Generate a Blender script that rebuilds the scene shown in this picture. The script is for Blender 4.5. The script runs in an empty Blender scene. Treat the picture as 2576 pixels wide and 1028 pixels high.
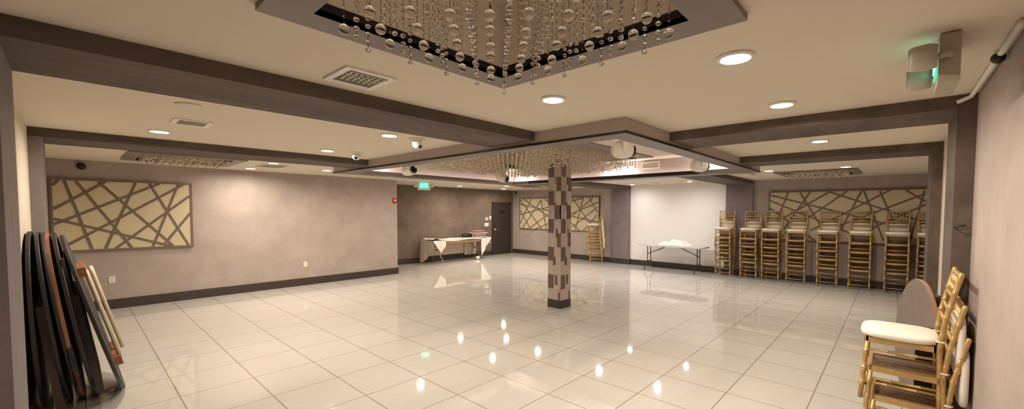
import bpy, math, random
from mathutils import Matrix, Vector
random.seed(7)
sc = bpy.context.scene
COL = sc.collection
PI = math.pi
# ------------------------------------------------------------------ helpers
class MB:
    """collects faces, links them as one mesh object"""
    def __init__(s): s.v = []; s.f = []; s.m = []; s.sm = []
    def face(s, pts, m=0, smooth=False):
        b = len(s.v); s.v += [tuple(p) for p in pts]; s.f.append(tuple(range(b, b+len(pts)))); s.m.append(m); s.sm.append(smooth)
    def mesh(s, vs, fs, m=0, smooth=False):
        b = len(s.v); s.v += [tuple(p) for p in vs]
        for f in fs: s.f.append(tuple(b+i for i in f)); s.m.append(m); s.sm.append(smooth)
    def box(s, a, b, m=0):
        x0, y0, z0 = [min(a[i], b[i]) for i in range(3)]; x1, y1, z1 = [max(a[i], b[i]) for i in range(3)]
        vs = [(x0,y0,z0),(x1,y0,z0),(x1,y1,z0),(x0,y1,z0),(x0,y0,z1),(x1,y0,z1),(x1,y1,z1),(x0,y1,z1)]
        s.mesh(vs, [(0,3,2,1),(4,5,6,7),(0,1,5,4),(1,2,6,5),(2,3,7,6),(3,0,4,7)], m)
    def bar(s, p, q, w, h, up=(0,0,1), m=0):
        p = Vector(p); q = Vector(q); d = (q-p).normalized(); up = Vector(up)
        if abs(d.dot(up)) > .99: up = Vector((1,0,0))
        x = d.cross(up).normalized()*w/2; y = x.normalized().cross(d).normalized()*h/2
        vs = [p-x-y, p+x-y, p+x+y, p-x+y, q-x-y, q+x-y, q+x+y, q-x+y]
        s.mesh(vs, [(0,3,2,1),(4,5,6,7),(0,1,5,4),(1,2,6,5),(2,3,7,6),(3,0,4,7)], m)
    def tube(s, pts, r, n=8, m=0, caps=True):
        pts = [Vector(p) for p in pts]; k = len(pts)
        rs = r if isinstance(r, (list, tuple)) else [r]*k
        prev = None; vs = []
        for i, p in enumerate(pts):
            d = (pts[min(i+1, k-1)] - pts[max(i-1, 0)])
            if d.length < 1e-9: d = Vector((0,0,1))
            d.normalize()
            if prev is None:
                a = Vector((0,0,1)) if abs(d.z) < .9 else Vector((1,0,0))
                x = d.cross(a).normalized()
            else:
                x = (prev - d*prev.dot(d)).normalized()
            prev = x; y = d.cross(x)
            for j in range(n):
                t = 2*PI*j/n; vs.append(p + (x*math.cos(t)+y*math.sin(t))*rs[i])
        fs = [(i*n+j, i*n+(j+1) % n, (i+1)*n+(j+1) % n, (i+1)*n+j) for i in range(k-1) for j in range(n)]
        if caps: fs += [tuple(reversed(range(n))), tuple((k-1)*n+j for j in range(n))]
        s.mesh(vs, fs, m, True)
    def lathe(s, prof, c=(0,0,0), n=16, m=0, axis='z', smooth=True):
        vs = []; k = len(prof)
        for r, z in prof:
            for j in range(n):
                t = 2*PI*j/n; a, b = r*math.cos(t), r*math.sin(t)
                p = (a, b, z) if axis == 'z' else ((z, a, b) if axis == 'x' else (b, z, a))
                vs.append((p[0]+c[0], p[1]+c[1], p[2]+c[2]))
        fs = [(i*n+j, i*n+(j+1) % n, (i+1)*n+(j+1) % n, (i+1)*n+j) for i in range(k-1) for j in range(n)]
        if prof[0][0] > 1e-4: fs.append(tuple(reversed(range(n))))
        if prof[-1][0] > 1e-4: fs.append(tuple((k-1)*n+j for j in range(n)))
        s.mesh(vs, fs, m, smooth)
    def sphere(s, c, r, n=10, k=6, m=0, sz=1.0):
        s.lathe([(r*math.sin(PI*i/k), -r*sz*math.cos(PI*i/k)) for i in range(k+1)], c, n, m)
    def grid(s, fn, nu, nv, m=0, smooth=True):
        vs = [fn(i/nu, j/nv) for i in range(nu+1) for j in range(nv+1)]
        w = nv+1
        s.mesh(vs, [(i*w+j, (i+1)*w+j, (i+1)*w+j+1, i*w+j+1) for i in range(nu) for j in range(nv)], m, smooth)
    def build(s, name, mats, parent=None):
        me = bpy.data.meshes.new(name); me.from_pydata(s.v, [], s.f)
        if not isinstance(mats, (list, tuple)): mats = [mats]
        for m in mats: me.materials.append(m)
        me.polygons.foreach_set('material_index', s.m)
        me.polygons.foreach_set('use_smooth', s.sm)
        me.validate(); me.update()
        o = bpy.data.objects.new(name, me); COL.objects.link(o)
        if parent: o.parent = parent
        return o
def tag(o, label=None, cat=None, group=None, kind=None):
    if label: o['label'] = label
    if cat: o['category'] = cat
    if group: o['group'] = group
    if kind: o['kind'] = kind
    return o
def thing(name, label, cat, loc=(0,0,0), rz=0.0, group=None):
    o = bpy.data.objects.new(name, None); COL.objects.link(o); o.empty_display_size = .1
    o.location = loc; o.rotation_euler = (0, 0, rz)
    return tag(o, label, cat, group)
def struct(name, mb, mats, parent=None):
    o = mb.build(name, mats, parent)
    if not parent: o['kind'] = 'structure'
    return o
def kids(o): return [c for c in bpy.data.objects if c.parent == o]
def dup(root, loc, rz, label, group=None):
    r = root.copy(); COL.objects.link(r); r.location = loc; r.rotation_euler = (0, 0, rz); r['label'] = label
    if group: r['group'] = group
    for ch in KID[root.name]:
        c = ch.copy(); COL.objects.link(c); c.parent = r
        for g in KID.get(ch.name, []):
            d = g.copy(); COL.objects.link(d); d.parent = c
    return r
KID = {}
def remember(root):
    KID[root.name] = kids(root)
    for c in KID[root.name]: KID[c.name] = kids(c)
# ------------------------------------------------------------------ materials
def lin(r, g, b):
    f = lambda c: (c/255/12.92 if c/255 <= .04045 else ((c/255+.055)/1.055)**2.4)
    return (f(r), f(g), f(b), 1)
def mat(name, col, rough=.6, metal=0.0, spec=.5, noise=None, bump=None, emit=None, trans=0.0, coat=0.0, ior=1.5):
    m = bpy.data.materials.new(name); m.use_nodes = True
    nt = m.node_tree; b = nt.nodes['Principled BSDF']
    b.inputs['Base Color'].default_value = col; b.inputs['Roughness'].default_value = rough
    b.inputs['Metallic'].default_value = metal; b.inputs['Specular IOR Level'].default_value = spec
    b.inputs['IOR'].default_value = ior
    b.inputs['Transmission Weight'].default_value = trans; b.inputs['Coat Weight'].default_value = coat
    b.inputs['Coat Roughness'].default_value = .05
    if emit:
        b.inputs['Emission Color'].default_value = emit[0]; b.inputs['Emission Strength'].default_value = emit[1]
    tc = nt.nodes.new('ShaderNodeTexCoord')
    if noise:                                     # (scale, amount, stretch xyz, detail): mottled colour
        mp = nt.nodes.new('ShaderNodeMapping'); mp.inputs['Scale'].default_value = noise[2] if len(noise) > 2 else (1,1,1)
        nz = nt.nodes.new('ShaderNodeTexNoise'); nz.inputs['Scale'].default_value = noise[0]; nz.inputs['Detail'].default_value = 6; nz.inputs['Roughness'].default_value = .65
        nt.links.new(tc.outputs['Object'], mp.inputs['Vector']); nt.links.new(mp.outputs[0], nz.inputs['Vector'])
        rp = nt.nodes.new('ShaderNodeValToRGB'); a = noise[1]
        rp.color_ramp.elements[0].position = .3; rp.color_ramp.elements[1].position = .7
        rp.color_ramp.elements[0].color = tuple(c*(1-a) for c in col[:3])+(1,); rp.color_ramp.elements[1].color = tuple(min(1, c*(1+a)) for c in col[:3])+(1,)
        nt.links.new(nz.outputs['Fac'], rp.inputs['Fac']); nt.links.new(rp.outputs['Color'], b.inputs['Base Color'])
    if bump:
        n2 = nt.nodes.new('ShaderNodeTexNoise'); n2.inputs['Scale'].default_value = bump[0]; n2.inputs['Detail'].default_value = 4
        bp = nt.nodes.new('ShaderNodeBump'); bp.inputs['Strength'].default_value = bump[1]; bp.inputs['Distance'].default_value = .01
        nt.links.new(tc.outputs['Object'], n2.inputs['Vector']); nt.links.new(n2.outputs['Fac'], bp.inputs['Height']); nt.links.new(bp.outputs[0], b.inputs['Normal'])
    return m
WARM = (1, .86, .68, 1)
M = {}
M['wall'] = mat('mauve_suede_paint', (.385,.325,.298,1), .85, noise=(2.2,.12), bump=(60,.08))
M['cream'] = mat('cream_wall_paint', (.62,.54,.44,1), .8, noise=(2,.05))
M['ceiling'] = mat('cream_ceiling_paint', (.68,.61,.50,1), .8)
M['white_wall'] = mat('white_wall_paint', (.80,.775,.76,1), .8)
M['dark'] = mat('taupe_suede_paint', (.105,.077,.066,1), .75, noise=(3,.36,(.4,1.2,1.2)), bump=(50,.1))
M['darkwall'] = mat('brown_suede_paint', (.155,.115,.092,1), .8, noise=(3,.22), bump=(40,.12))
M['pilaster'] = mat('grey_mauve_suede_paint', (.20,.165,.165,1), .8, noise=(5,.15), bump=(50,.1))
M['soffit'] = mat('pale_mauve_paint', (.44,.37,.35,1), .7)
M['trimgrey'] = mat('grey_brown_trim_paint', (.19,.155,.14,1), .45)
M['base'] = mat('dark_brown_baseboard', (.045,.033,.030,1), .4)
M['black'] = mat('black_paint', (.008,.006,.006,1), .5)
M['panel'] = mat('cream_panel', (.56,.48,.33,1), .7)
M['strip'] = mat('taupe_strip', (.155,.115,.085,1), .6)
M['gold'] = mat('gold_lacquer', (.54,.355,.145,1), .32, metal=.45, noise=(18,.14))
M['goldseat'] = mat('bare_plywood_underside', (.30,.17,.07,1), .55, noise=(14,.2,(1,4,1)))
M['cushion'] = mat('ivory_vinyl', (.78,.72,.64,1), .45, bump=(30,.05))
M['padback'] = mat('brown_pad_lining', (.36,.25,.18,1), .8)
M['white'] = mat('white_plastic', (.78,.76,.70,1), .4)
M['whitecloth'] = mat('white_cloth', (.80,.77,.74,1), .85, bump=(25,.12))
M['offcloth'] = mat('ivory_cloth', (.72,.64,.52,1), .85, bump=(25,.1))
M['plastic'] = mat('pale_grey_plastic', (.55,.54,.51,1), .45)
M['metal'] = mat('dark_steel', (.05,.04,.035,1), .4, metal=.6)
M['steel'] = mat('grey_steel', (.45,.42,.38,1), .35, metal=.8)
M['lens'] = mat('black_glass', (.004,.004,.005,1), .08)
M['wood'] = mat('brown_plywood', (.28,.115,.05,1), .5, noise=(9,.25,(1,1,.25)))
M['darkwood'] = mat('dark_brown_board', (.035,.018,.015,1), .5, noise=(7,.2))
M['laminate'] = mat('grey_brown_laminate', (.20,.155,.13,1), .5, noise=(10,.12))
M['edge'] = mat('orange_brown_edge', (.42,.22,.11,1), .5)
M['ivorymetal'] = mat('ivory_enamel_tube', (.60,.50,.36,1), .4)
M['red'] = mat('red_plastic', (.45,.03,.025,1), .5)
M['door'] = mat('dark_door_paint', (.035,.026,.026,1), .45)
M['chrome'] = mat('chrome', (.8,.78,.75,1), .15, metal=1)
M['coltile'] = mat('pale_mauve_tile', (.44,.36,.32,1), .3)
M['colpale'] = mat('pale_grey_tile', (.52,.47,.42,1), .25)
M['coldark'] = mat('dark_taupe_tile', (.125,.088,.075,1), .35)
M['lamp'] = mat('lamp_lens', (1,1,1,1), .5, emit=((1,.87,.70,1), 330))
M['lampwhite'] = mat('lamp_lens_white', (1,1,1,1), .5, emit=((1,.94,.90,1), 170))
M['led'] = mat('led_tape', (1,1,1,1), .5, emit=((1,.86,.82,1), 60))
M['lampcool'] = mat('lamp_lens_neutral', (1,1,1,1), .5, emit=((1,.93,.86,1), 380))
M['ledfill'] = mat('led_tape_fill', (1,1,1,1), .5, emit=((1,.86,.74,1), 9))  # fill light added to lift the inside of the hanging box
M['exitdim'] = mat('exit_green_lens_dim', (.0,.3,.2,1), .5, emit=((.05,.8,.4,1), .45))
M['whitedim'] = mat('dimmed_white_plastic', (.42,.38,.30,1), .4)  # white plastic with the right exit sign's dimness put into the colour
M['exit'] = mat('exit_green_lens', (.0,.3,.2,1), .5, emit=((.03,.85,.45,1), 1.0))
M['exittext'] = mat('exit_letters', (.2,.9,.8,1), .5, emit=((.30,1,.80,1), 1.3))
M['wire'] = mat('bronze_wire', (.12,.08,.05,1), .4, metal=.6)
M['glass'] = mat('clear_crystal', (1,.97,.92,1), .02, trans=1.0, ior=1.5)
M['crystal'] = mat('cut_crystal_string', (.90,.80,.64,1), .15, trans=.2, ior=1.5)
M['recess'] = mat('beige_recess_paint', (.90,.82,.70,1), .7)
# floor: glossy pale porcelain tiles with thin grout lines
def floor_mat():
    m = bpy.data.materials.new('glossy_porcelain_tile'); m.use_nodes = True; nt = m.node_tree; b = nt.nodes['Principled BSDF']
    L = nt.links.new; N = nt.nodes.new
    tc = N('ShaderNodeTexCoord'); sp = N('ShaderNodeSeparateXYZ'); L(tc.outputs['Object'], sp.inputs[0])
    def math_(op, a, c=None):
        n = N('ShaderNodeMath'); n.operation = op
        for i, x in enumerate((a, c)):
            if x is None: continue
            if isinstance(x, (int, float)): n.inputs[i].default_value = x
            else: L(x, n.inputs[i])
        return n.outputs[0]
    def line(axis, off, step, half):
        t = math_('DIVIDE', math_('SUBTRACT', sp.outputs[axis], off), step)
        d = math_('ABSOLUTE', math_('SUBTRACT', math_('FRACT', math_('ADD', t, .5)), .5))
        return math_('LESS_THAN', d, half/step), math_('FLOOR', t)
    lx, ix = line('X', .02, .5695, .0040); ly, iy = line('Y', .514, .6152, .0040)
    g = math_('MAXIMUM', lx, ly)
    cb = N('ShaderNodeCombineXYZ'); L(ix, cb.inputs[0]); L(iy, cb.inputs[1])
    wn = N('ShaderNodeTexWhiteNoise'); L(cb.outputs[0], wn.inputs['Vector'])
    mp = N('ShaderNodeMapping'); mp.inputs['Scale'].default_value = (1.2, 9, 1); L(tc.outputs['Object'], mp.inputs[0])
    nz = N('ShaderNodeTexNoise'); nz.inputs['Scale'].default_value = 2.5; nz.inputs['Detail'].default_value = 5; L(mp.outputs[0], nz.inputs['Vector'])
    mix = N('ShaderNodeMix'); mix.data_type = 'RGBA'; mix.inputs[6].default_value = (.515,.49,.463,1); mix.inputs[7].default_value = (.585,.562,.54,1)
    L(math_('ADD', math_('MULTIPLY', nz.outputs['Fac'], .8), math_('MULTIPLY', wn.outputs['Value'], .2)), mix.inputs[0])
    m2 = N('ShaderNodeMix'); m2.data_type = 'RGBA'; m2.inputs[7].default_value = (.22,.185,.15,1); L(mix.outputs[2], m2.inputs[6]); L(g, m2.inputs[0])
    L(m2.outputs[2], b.inputs['Base Color'])
    b.inputs['Roughness'].default_value = .04; b.inputs['Specular IOR Level'].default_value = .5; b.inputs['IOR'].default_value = 1.55
    return m
M['floor'] = floor_mat()
# ------------------------------------------------------------------ room measures (metres; X along left wall, Y along far wall)
CZ, BZ = 2.5, 2.41                       # ceiling, underside of the beams
UL, VR = -.28, -.40                      # left wall plane, right wall plane
UB, VL, VD = 11.75, 9.96, 11.55          # far wall, painted side wall, dark recess wall
UE = 5.72                                # end of the painted side wall
B1, B2 = (2.76, 3.42), (6.30, 6.95)      # beams along X
R1, R2 = (4.03, 4.66), (6.52, 7.15)      # beams along Y
SB = (3.12, 7.74, 1.73, 7.60)            # hanging box around the column: x0,x1,y0,y1
TZ = 2.71                                # ceiling inside that box
FX0, FX1, FY0, FY1 = UL-.1, UB+.1, -1.3, VD+.1
# floor and ceiling
m = MB(); m.face([(FX0,FY0,0),(FX1,FY0,0),(FX1,FY1,0),(FX0,FY1,0)]); struct('floor', m, M['floor'])
REC = [(.65,1.68,.65,1.745), (.66,1.72,7.92,9.02), (9.56,10.72,.66,1.72), (9.50,10.66,7.98,9.05)]
HOLES = [(SB[0]+.1, SB[1]-.1, SB[2]+.1, SB[3]-.1)] + REC
def holed(x0, x1, y0, y1, z, holes):
    m = MB(); xs = sorted({x0, x1, *[h[0] for h in holes], *[h[1] for h in holes]}); ys = sorted({y0, y1, *[h[2] for h in holes], *[h[3] for h in holes]})
    for i in range(len(xs)-1):
        for j in range(len(ys)-1):
            cx, cy = (xs[i]+xs[i+1])/2, (ys[j]+ys[j+1])/2
            if any(h[0] < cx < h[1] and h[2] < cy < h[3] for h in holes): continue
            m.face([(xs[i],ys[j],z),(xs[i],ys[j+1],z),(xs[i+1],ys[j+1],z),(xs[i+1],ys[j],z)])
    return m
struct('ceiling', holed(FX0, FX1, FY0, FY1, CZ, HOLES), M['ceiling'])
def wallbox(name, a, b, mt, top=CZ):
    m = MB(); m.box((a[0],a[1],0), (b[0],b[1],top)); return struct(name, m, mt)
T = .1
wallbox('wall_front_left', (UL-T, VR-T), (UL, B1[0]+.3), M['wall'])
wallbox('wall_left_bay', (UL-T, B1[0]+.3), (UL, VL+T), M['cream'])
wallbox('wall_left', (UL, VL), (UE, VL+T), M['wall'])
wallbox('wall_left_return', (UE-T, VL+T), (UE, VD+T), M['wall'])
wallbox('wall_recess', (UE, VD), (UB, VD+T), M['darkwall'])
wallbox('wall_back_left', (UB, B2[1]-.05), (UB+T, VD+T), M['wall'])
wallbox('wall_back_centre', (UB, B1[1]-.05), (UB+T, B2[0]+.05), M['white_wall'])
wallbox('wall_back_right', (UB, -1.3), (UB+T, B1[0]+.05), M['wall'])
wallbox('wall_right', (UL, VR-T), (R1[0]+.3, VR), M['wall'])
wallbox('wall_right_bay', (R1[0]+.3, VR-T), (R2[1], VR), M['cream'])
wallbox('wall_right_step', (R2[1], -1.3), (R2[1]+T, VR), M['wall'])
wallbox('wall_right_alcove', (R2[1]+T, -1.3), (UB, -1.2), M['wall'])
# beams and pilasters
n_trim = [0]
def trim(mb, mt):
    n_trim[0] += 1; return struct('trim_%d' % n_trim[0], mb, mt)
for (a, b) in (B1, B2):
    m = MB(); m.box((UL, a, BZ), (SB[0]+.02, b, CZ+.02)); trim(m, M['dark'])
    m = MB(); m.box((SB[1]-.02, a, BZ), (UB, b, CZ+.02)); trim(m, M['dark'])
    m = MB(); m.box((UL, a, 0), (UL+.09, b, BZ)); trim(m, M['pilaster'])
    m = MB(); m.box((UB-.07, a, 0), (UB, b, BZ)); trim(m, M['pilaster'])
for (a, b) in (R1, R2):
    m = MB(); m.box((a, VR, BZ), (b, SB[2]+.02, CZ+.02)); trim(m, M['dark'])
    m = MB(); m.box((a, VR, 0), (b, VR+.095, BZ)); trim(m, M['dark'])
# hanging box round the column
x0, x1, y0, y1 = SB
m = MB(); t = .2; n_ = .12
for a, b in (((x0,y0),(x0+n_,y1)), ((x1-t,y0),(x1,y1)), ((x0+n_,y0),(x1-t,y0+n_)), ((x0+n_,y1-t),(x1-t,y1))):
    m.box((a[0],a[1],2.385), (b[0],b[1],TZ+.02))
tray = struct('trim_hanging_box', m, M['soffit'])
m = MB()
for a, b in (((x0,y0),(x0+.2,y1)), ((x1-.34,y0),(x1,y1)), ((x0+.2,y0),(x1-.34,y0+.2)), ((x0+.2,y1-.34),(x1-.34,y1))):
    m.box((a[0]-.008*(a[0] == x0), a[1]-.008*(a[1] == y0), 2.36), (b[0]+.008*(b[0] == x1), b[1], 2.385))
m.box((x1-.34,y0+.2,2.385), (x1-.32,y1-.34,2.43)); m.box((x0+.2,y1-.34,2.385), (x1-.34,y1-.32,2.43))
m.build('grey_rim', M['trimgrey'], tray)
m = MB(); e_ = .012
for a, b in (((x0-e_,y0-e_),(x0-.008,y1)), ((x0-e_,y0-e_),(x1+e_,y0-.008)), ((x1+.008,y0-e_),(x1+e_,y1)), ((x0-e_,y1),(x1+e_,y1+.004))): m.box((a[0],a[1],2.362), (b[0],b[1],2.383))
m.build('rim_shadow_line', M['black'], tray)  # black strip standing in for the shadow gap along the rim
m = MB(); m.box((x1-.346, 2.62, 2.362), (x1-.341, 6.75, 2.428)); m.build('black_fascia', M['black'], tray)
CR = (3.72, 7.13, 3.37, 6.90)             # crystal frame in the box ceiling (outer)
CI = (CR[0]+.26, CR[1]-.1, CR[2]+.26, CR[3]-.24)
struct('ceiling_box', holed(x0+.1, x1-.1, y0+.1, y1-.1, TZ, [CI]), M['ceiling'])
# baseboards
def baseboard(name, pts, h=.165, d=.018):
    m = MB()
    for (a, b) in pts: m.box((a[0],a[1],0), (b[0],b[1],h))
    return struct(name, m, M['base'])
d = .018
baseboard('baseboard_left', [((UL,VL-d),(UE+d,VL)), ((UE,VL),(UE+d,VD))])
baseboard('baseboard_recess', [((UE,VD-d),(10.58,VD))])
baseboard('baseboard_back_left', [((UB-d,B2[1]),(UB,VD)), ((UB-.07-d,B2[0]-d),(UB-.07,B2[1]+d)), ((UB-.07,B2[1]),(UB,B2[1]+d))])
baseboard('baseboard_back_centre', [((UB-d,B1[1]),(UB,B2[0]))])
baseboard('baseboard_back_right', [((UB-d,-1.2),(UB,B1[0])), ((UB-.07-d,B1[0]-d),(UB-.07,B1[1]+d))])
baseboard('baseboard_left_bay', [((UL,B1[1]),(UL+d,B2[0])), ((UL,B2[1]),(UL+d,VL)), ((UL+.09,B2[0]-d),(UL+.09+d,B2[1]+d)), ((UL+.09,B1[0]-d),(UL+.09+d,B1[1]+d)), ((UL,B2[0]-d),(UL+.09,B2[0]))])
baseboard('baseboard_right', [((0,VR),(R1[0],VR+d)), ((R1[1],VR),(R2[0],VR+d)), ((R1[0]-d,VR),(R1[0],VR+.095+d)), ((R1[0],VR+.095),(R1[1],VR+.095+d)), ((R2[0]-d,VR+.095),(R2[1],VR+.095+d))])
# door in the dark wall
m = MB(); m.box((10.64,VD-.025,.01),(11.55,VD,1.975)); door = struct('door_1', m, M['door'])
m = MB(); m.box((10.59,VD-.035,0),(10.64,VD,2.02)); m.box((11.55,VD-.035,0),(11.60,VD,2.02)); m.box((10.59,VD-.035,1.975),(11.60,VD,2.02)); m.build('door_frame', M['door'], door)
m = MB(); m.lathe([(.03,-.03),(.03,-.025),(.012,-.025),(.012,-.07)], (10.73,VD,.97), 12, axis='y'); m.bar((10.73,VD-.07,.97),(10.85,VD-.07,.97),.02,.02); m.build('door_handle', M['chrome'], door)
m = MB(); m.box((10.97,VD-.031,1.60),(11.22,VD-.025,1.71)); m.build('door_plaque', M['black'], door)
# ------------------------------------------------------------------ column
CX, CY, CH = 5.675, 4.425, .14
m = MB(); m.box((CX-CH+.012,CY-CH+.012,0),(CX+CH-.012,CY+CH-.012,3.0)); column = struct('column', m, M['coltile'])
m = MB(); m.box((CX-CH-.006,CY-CH-.006,0),(CX+CH+.006,CY+CH+.006,.145)); m.build('column_base', M['base'], column)
m = MB(); mats = [M['coltile'], M['colpale'], M['coldark']]
def blk(face, a, b, z0, z1, k, pr):
    """block between a..b (0..1 across the face), standing pr off the core"""
    lo, hi = -CH+2*CH*a, -CH+2*CH*b; s = CH-.02
    if face == 0: m.box((CX-CH-pr, CY-hi, z0), (CX-s, CY-lo, z1), k)
    elif face == 1: m.box((CX+lo, CY-CH-pr, z0), (CX+hi, CY-s, z1), k)
    elif face == 2: m.box((CX+s, CY+lo, z0), (CX+CH+pr, CY+hi, z1), k)
    else: m.box((CX-hi, CY+s, z0), (CX-lo, CY+CH+pr, z1), k)
TIERS = [   # from the floor up: (a, b, lower, upper, material 0 mauve / 1 pale / 2 dark, stand-off)
    [(0,.80,0,1,0,.001),(.80,.97,0,.68,2,.004),(.80,.97,.68,1,0,0),(.97,1,0,1,0,.001)],
    [(0,.44,0,1,2,.005),(.44,.56,0,1,0,0),(.56,.75,.28,.95,2,.003),(.56,.75,0,.28,1,.002),(.75,1,0,1,0,.002)],
    [(0,.30,0,1,0,.001),(.30,.40,.0,.65,1,.008),(.30,.40,.65,1,0,0),(.40,1,0,1,0,.003)],
    [(0,.46,0,1,2,.006),(.40,.60,-.3,.30,2,.009),(.46,1,0,1,0,.001)],
    [(0,.30,0,1,0,.002),(.30,.44,0,.36,1,.009),(.30,.70,.36,1,0,.004),(.44,.70,0,.36,0,.002),(.70,1,0,1,2,.005)],
    [(0,.45,0,1,2,.004),(.47,.72,-.3,.32,1,.010),(.60,.74,-.3,.32,2,.011),(.45,1,0,1,0,.001)],
    [(0,.34,0,1,0,.002),(.34,.50,.0,.62,1,.010),(.34,.50,.62,1,0,.003),(.50,.93,0,1,2,.006),(.93,1,0,1,0,.0)],
    [(0,.45,0,1,2,.006),(.45,.64,0,.18,2,.004),(.45,.64,.18,1,0,.003),(.64,1,0,1,1,.010)],
    [(0,.50,0,1,0,.002),(.50,.66,0,.5,1,.009),(.66,1,0,1,2,.006)],
    [(0,.45,0,1,2,.006),(.45,1,0,1,0,.003)], [(0,.5,0,1,0,.002),(.5,1,0,1,2,.006)]]
for face in range(4):
    z = .145
    for k, tier in enumerate(TIERS):
        H = .195 if k == 0 else .243
        for a, b, lo, hi, mm, pr in tier: blk(face, a, b, z+lo*H, z+hi*H, mm, pr)
        z += H
m.build('tile_cladding', mats, column)
# ------------------------------------------------------------------ recessed downlights
def downlight(x, y, label, mt='lamp', z=CZ, r=.07):
    t = thing('ceiling_light', label, 'ceiling light', (x, y, z), 0, 'recessed ceiling downlights')
    m = MB(); m.lathe([(r+.022,0),(r+.022,-.008),(r+.004,-.016),(r,-.014),(r,-.001)], (0,0,0), 28); m.build('trim_ring', M['white'], t)
    m = MB(); m.face([(r*math.cos(-a*2*PI/20), r*math.sin(-a*2*PI/20), -.004) for a in range(20)]); m.build('lens', M[mt], t)
for x, y, lb in (
    (2.29,.64,'large bright downlight in front ceiling nearest the emergency light'),
    (2.29,1.85,'bright downlight beyond the near corner of the square crystal chandelier'),
    (3.51,.65,'bright downlight in front ceiling just before the first right beam'),
    (.60,5.63,'downlight in the left ceiling bay beside the long air vent, above the folded tables'),
    (2.26,5.69,'downlight in the left ceiling bay next to the small black-eyed dome camera'),
    (2.24,4.04,'downlight in the left ceiling bay next to the beige-ringed camera'),
    (2.27,7.93,'downlight over the painted side wall, on the near side of the square air vent'),
    (2.26,9.25,'downlight close to the painted side wall, on the far side of the square air vent'),
    (3.36,8.51,'downlight beside the left corner of the hanging box, near the side wall'),
    (8.31,10.58,'downlight in front of the dark wall, right of the exit sign'),
    (9.25,9.39,'nearer of the two paired downlights in front of the dark door'),
    (10.35,10.65,'farther of the two paired downlights, closest to the dark door'),
    (5.58,.65,'downlight between the two right beams'),
    (8.96,1.85,'downlight at the left end of the far right crystal panel'),
    (9.03,.66,'downlight above the stacked chairs, at the near edge of the crystal panel'),
    (9.04,7.84,'downlight hidden behind the hanging box, seen mirrored in the floor left of the column'),
    (7.79,8.46,'downlight behind the hanging box rim, mirrored in the floor before the draped table'),
    (5.40,8.42,'downlight behind the hanging box rim, mirrored in the floor nearest the left wall'),
    (9.04,5.70,'downlight hidden behind the box, mirrored in the floor right of the column foot'),
    (9.06,4.09,'downlight hidden behind the box, mirrored nearest the camera right of the column')):
    downlight(x, y, lb, 'lampcool' if 9.035 < x < 9.07 and y < 6 else 'lamp')
for x, y, lb in ((11.04,5.88,'small downlight above the left end of the white folding table'), (10.83,4.08,'small downlight above the right end of the white folding table')):
    downlight(x, y, lb, 'lampwhite', r=.06)
# LED tape lying in the cove of the hanging box: a dim run added all round to brighten the inside, bright lengths at a few places
for a, b, mt, lb in (((7.47,1.90,2.386),(7.49,7.36,2.390),'ledfill','dim led tape added to brighten the inside, along the far inner wall of the hanging box'),
                 ((3.30,7.31,2.386),(7.46,7.33,2.390),'ledfill','dim led tape added to brighten the inside, along the left inner wall of the hanging box'),
                 ((3.26,1.90,2.386),(3.28,7.28,2.390),'ledfill','dim led tape added to brighten the inside, along the near left inner edge of the hanging box'),
                 ((3.30,1.87,2.386),(7.46,1.89,2.390),'ledfill','dim led tape added to brighten the inside, along the near right inner edge of the hanging box'),
                 ((7.44,3.95,2.386),(7.465,4.65,2.392),'led','bright led length in the cove behind the column crystals'),
                 ((7.44,1.98,2.386),(7.465,2.62,2.392),'led','bright led length in the right corner of the cove'),
                 ((7.44,6.75,2.386),(7.465,7.20,2.392),'led','bright led length in the far left corner of the cove'),
                 ((3.40,7.34,2.386),(4.00,7.36,2.392),'led','bright led length at the left tip of the cove')):
    m = MB(); m.box(a, b); tag(m.build('led_tape', M[mt]), lb, 'led tape', 'led tapes in the cove of the hanging box')
# ------------------------------------------------------------------ vents
def vent(name, x, y, w, h, label, z=CZ, slats=6, rz=0, mt='white'):
    t = thing(name, label, 'air vent', (x, y, z), rz, 'ceiling air vents')
    m = MB(); f = .035
    for a, b in (((-w/2,-h/2),(w/2,-h/2+f)), ((-w/2,h/2-f),(w/2,h/2)), ((-w/2,-h/2+f),(-w/2+f,h/2-f)), ((w/2-f,-h/2+f),(w/2,h/2-f))):
        m.box((a[0],a[1],-.012),(b[0],b[1],0))
    m.build('frame', M[mt], t)
    m = MB(); m.box((-w/2+f,-h/2+f,-.003),(w/2-f,h/2-f,-.001)); m.build('backing', M['strip'], t)
    for i in range(slats):
        yy = -h/2+f+(h-2*f)*(i+.5)/slats
        m = MB(); m.bar((-w/2+f,yy,-.008),(w/2-f,yy,-.008),.020,.003,(0,-1,1)); m.build('slat', M[mt], t)
    return t
t = vent('air_vent', 1.17, 2.45, .30, .33, 'white louvred air vent in front ceiling between chandelier and first left beam', slats=6)
m = MB()
for i in range(7): m.bar((-.10+.033*i,-.12,-.010),(-.10+.033*i,.03,-.014),.004,.02)
m.build('deflector', M['white'], t)
vent('air_vent', .74, 4.86, .27, .30, 'small white air vent in the left bay between speaker disc and downlight', slats=4)
vent('air_vent', 2.42, 8.5, .40, .60, 'wide flat air vent between two downlights by the side wall', slats=8, mt='ceiling')
vent('air_vent', 9.6, 2.3, .5, .12, 'thin slot air vent in the far right ceiling by the beam', slats=2, mt='ceiling')
vent('air_vent', 8.86, 10.58, .5, .12, 'thin slot air vent in the ceiling before the dark wall', slats=2, mt='ceiling')
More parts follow.
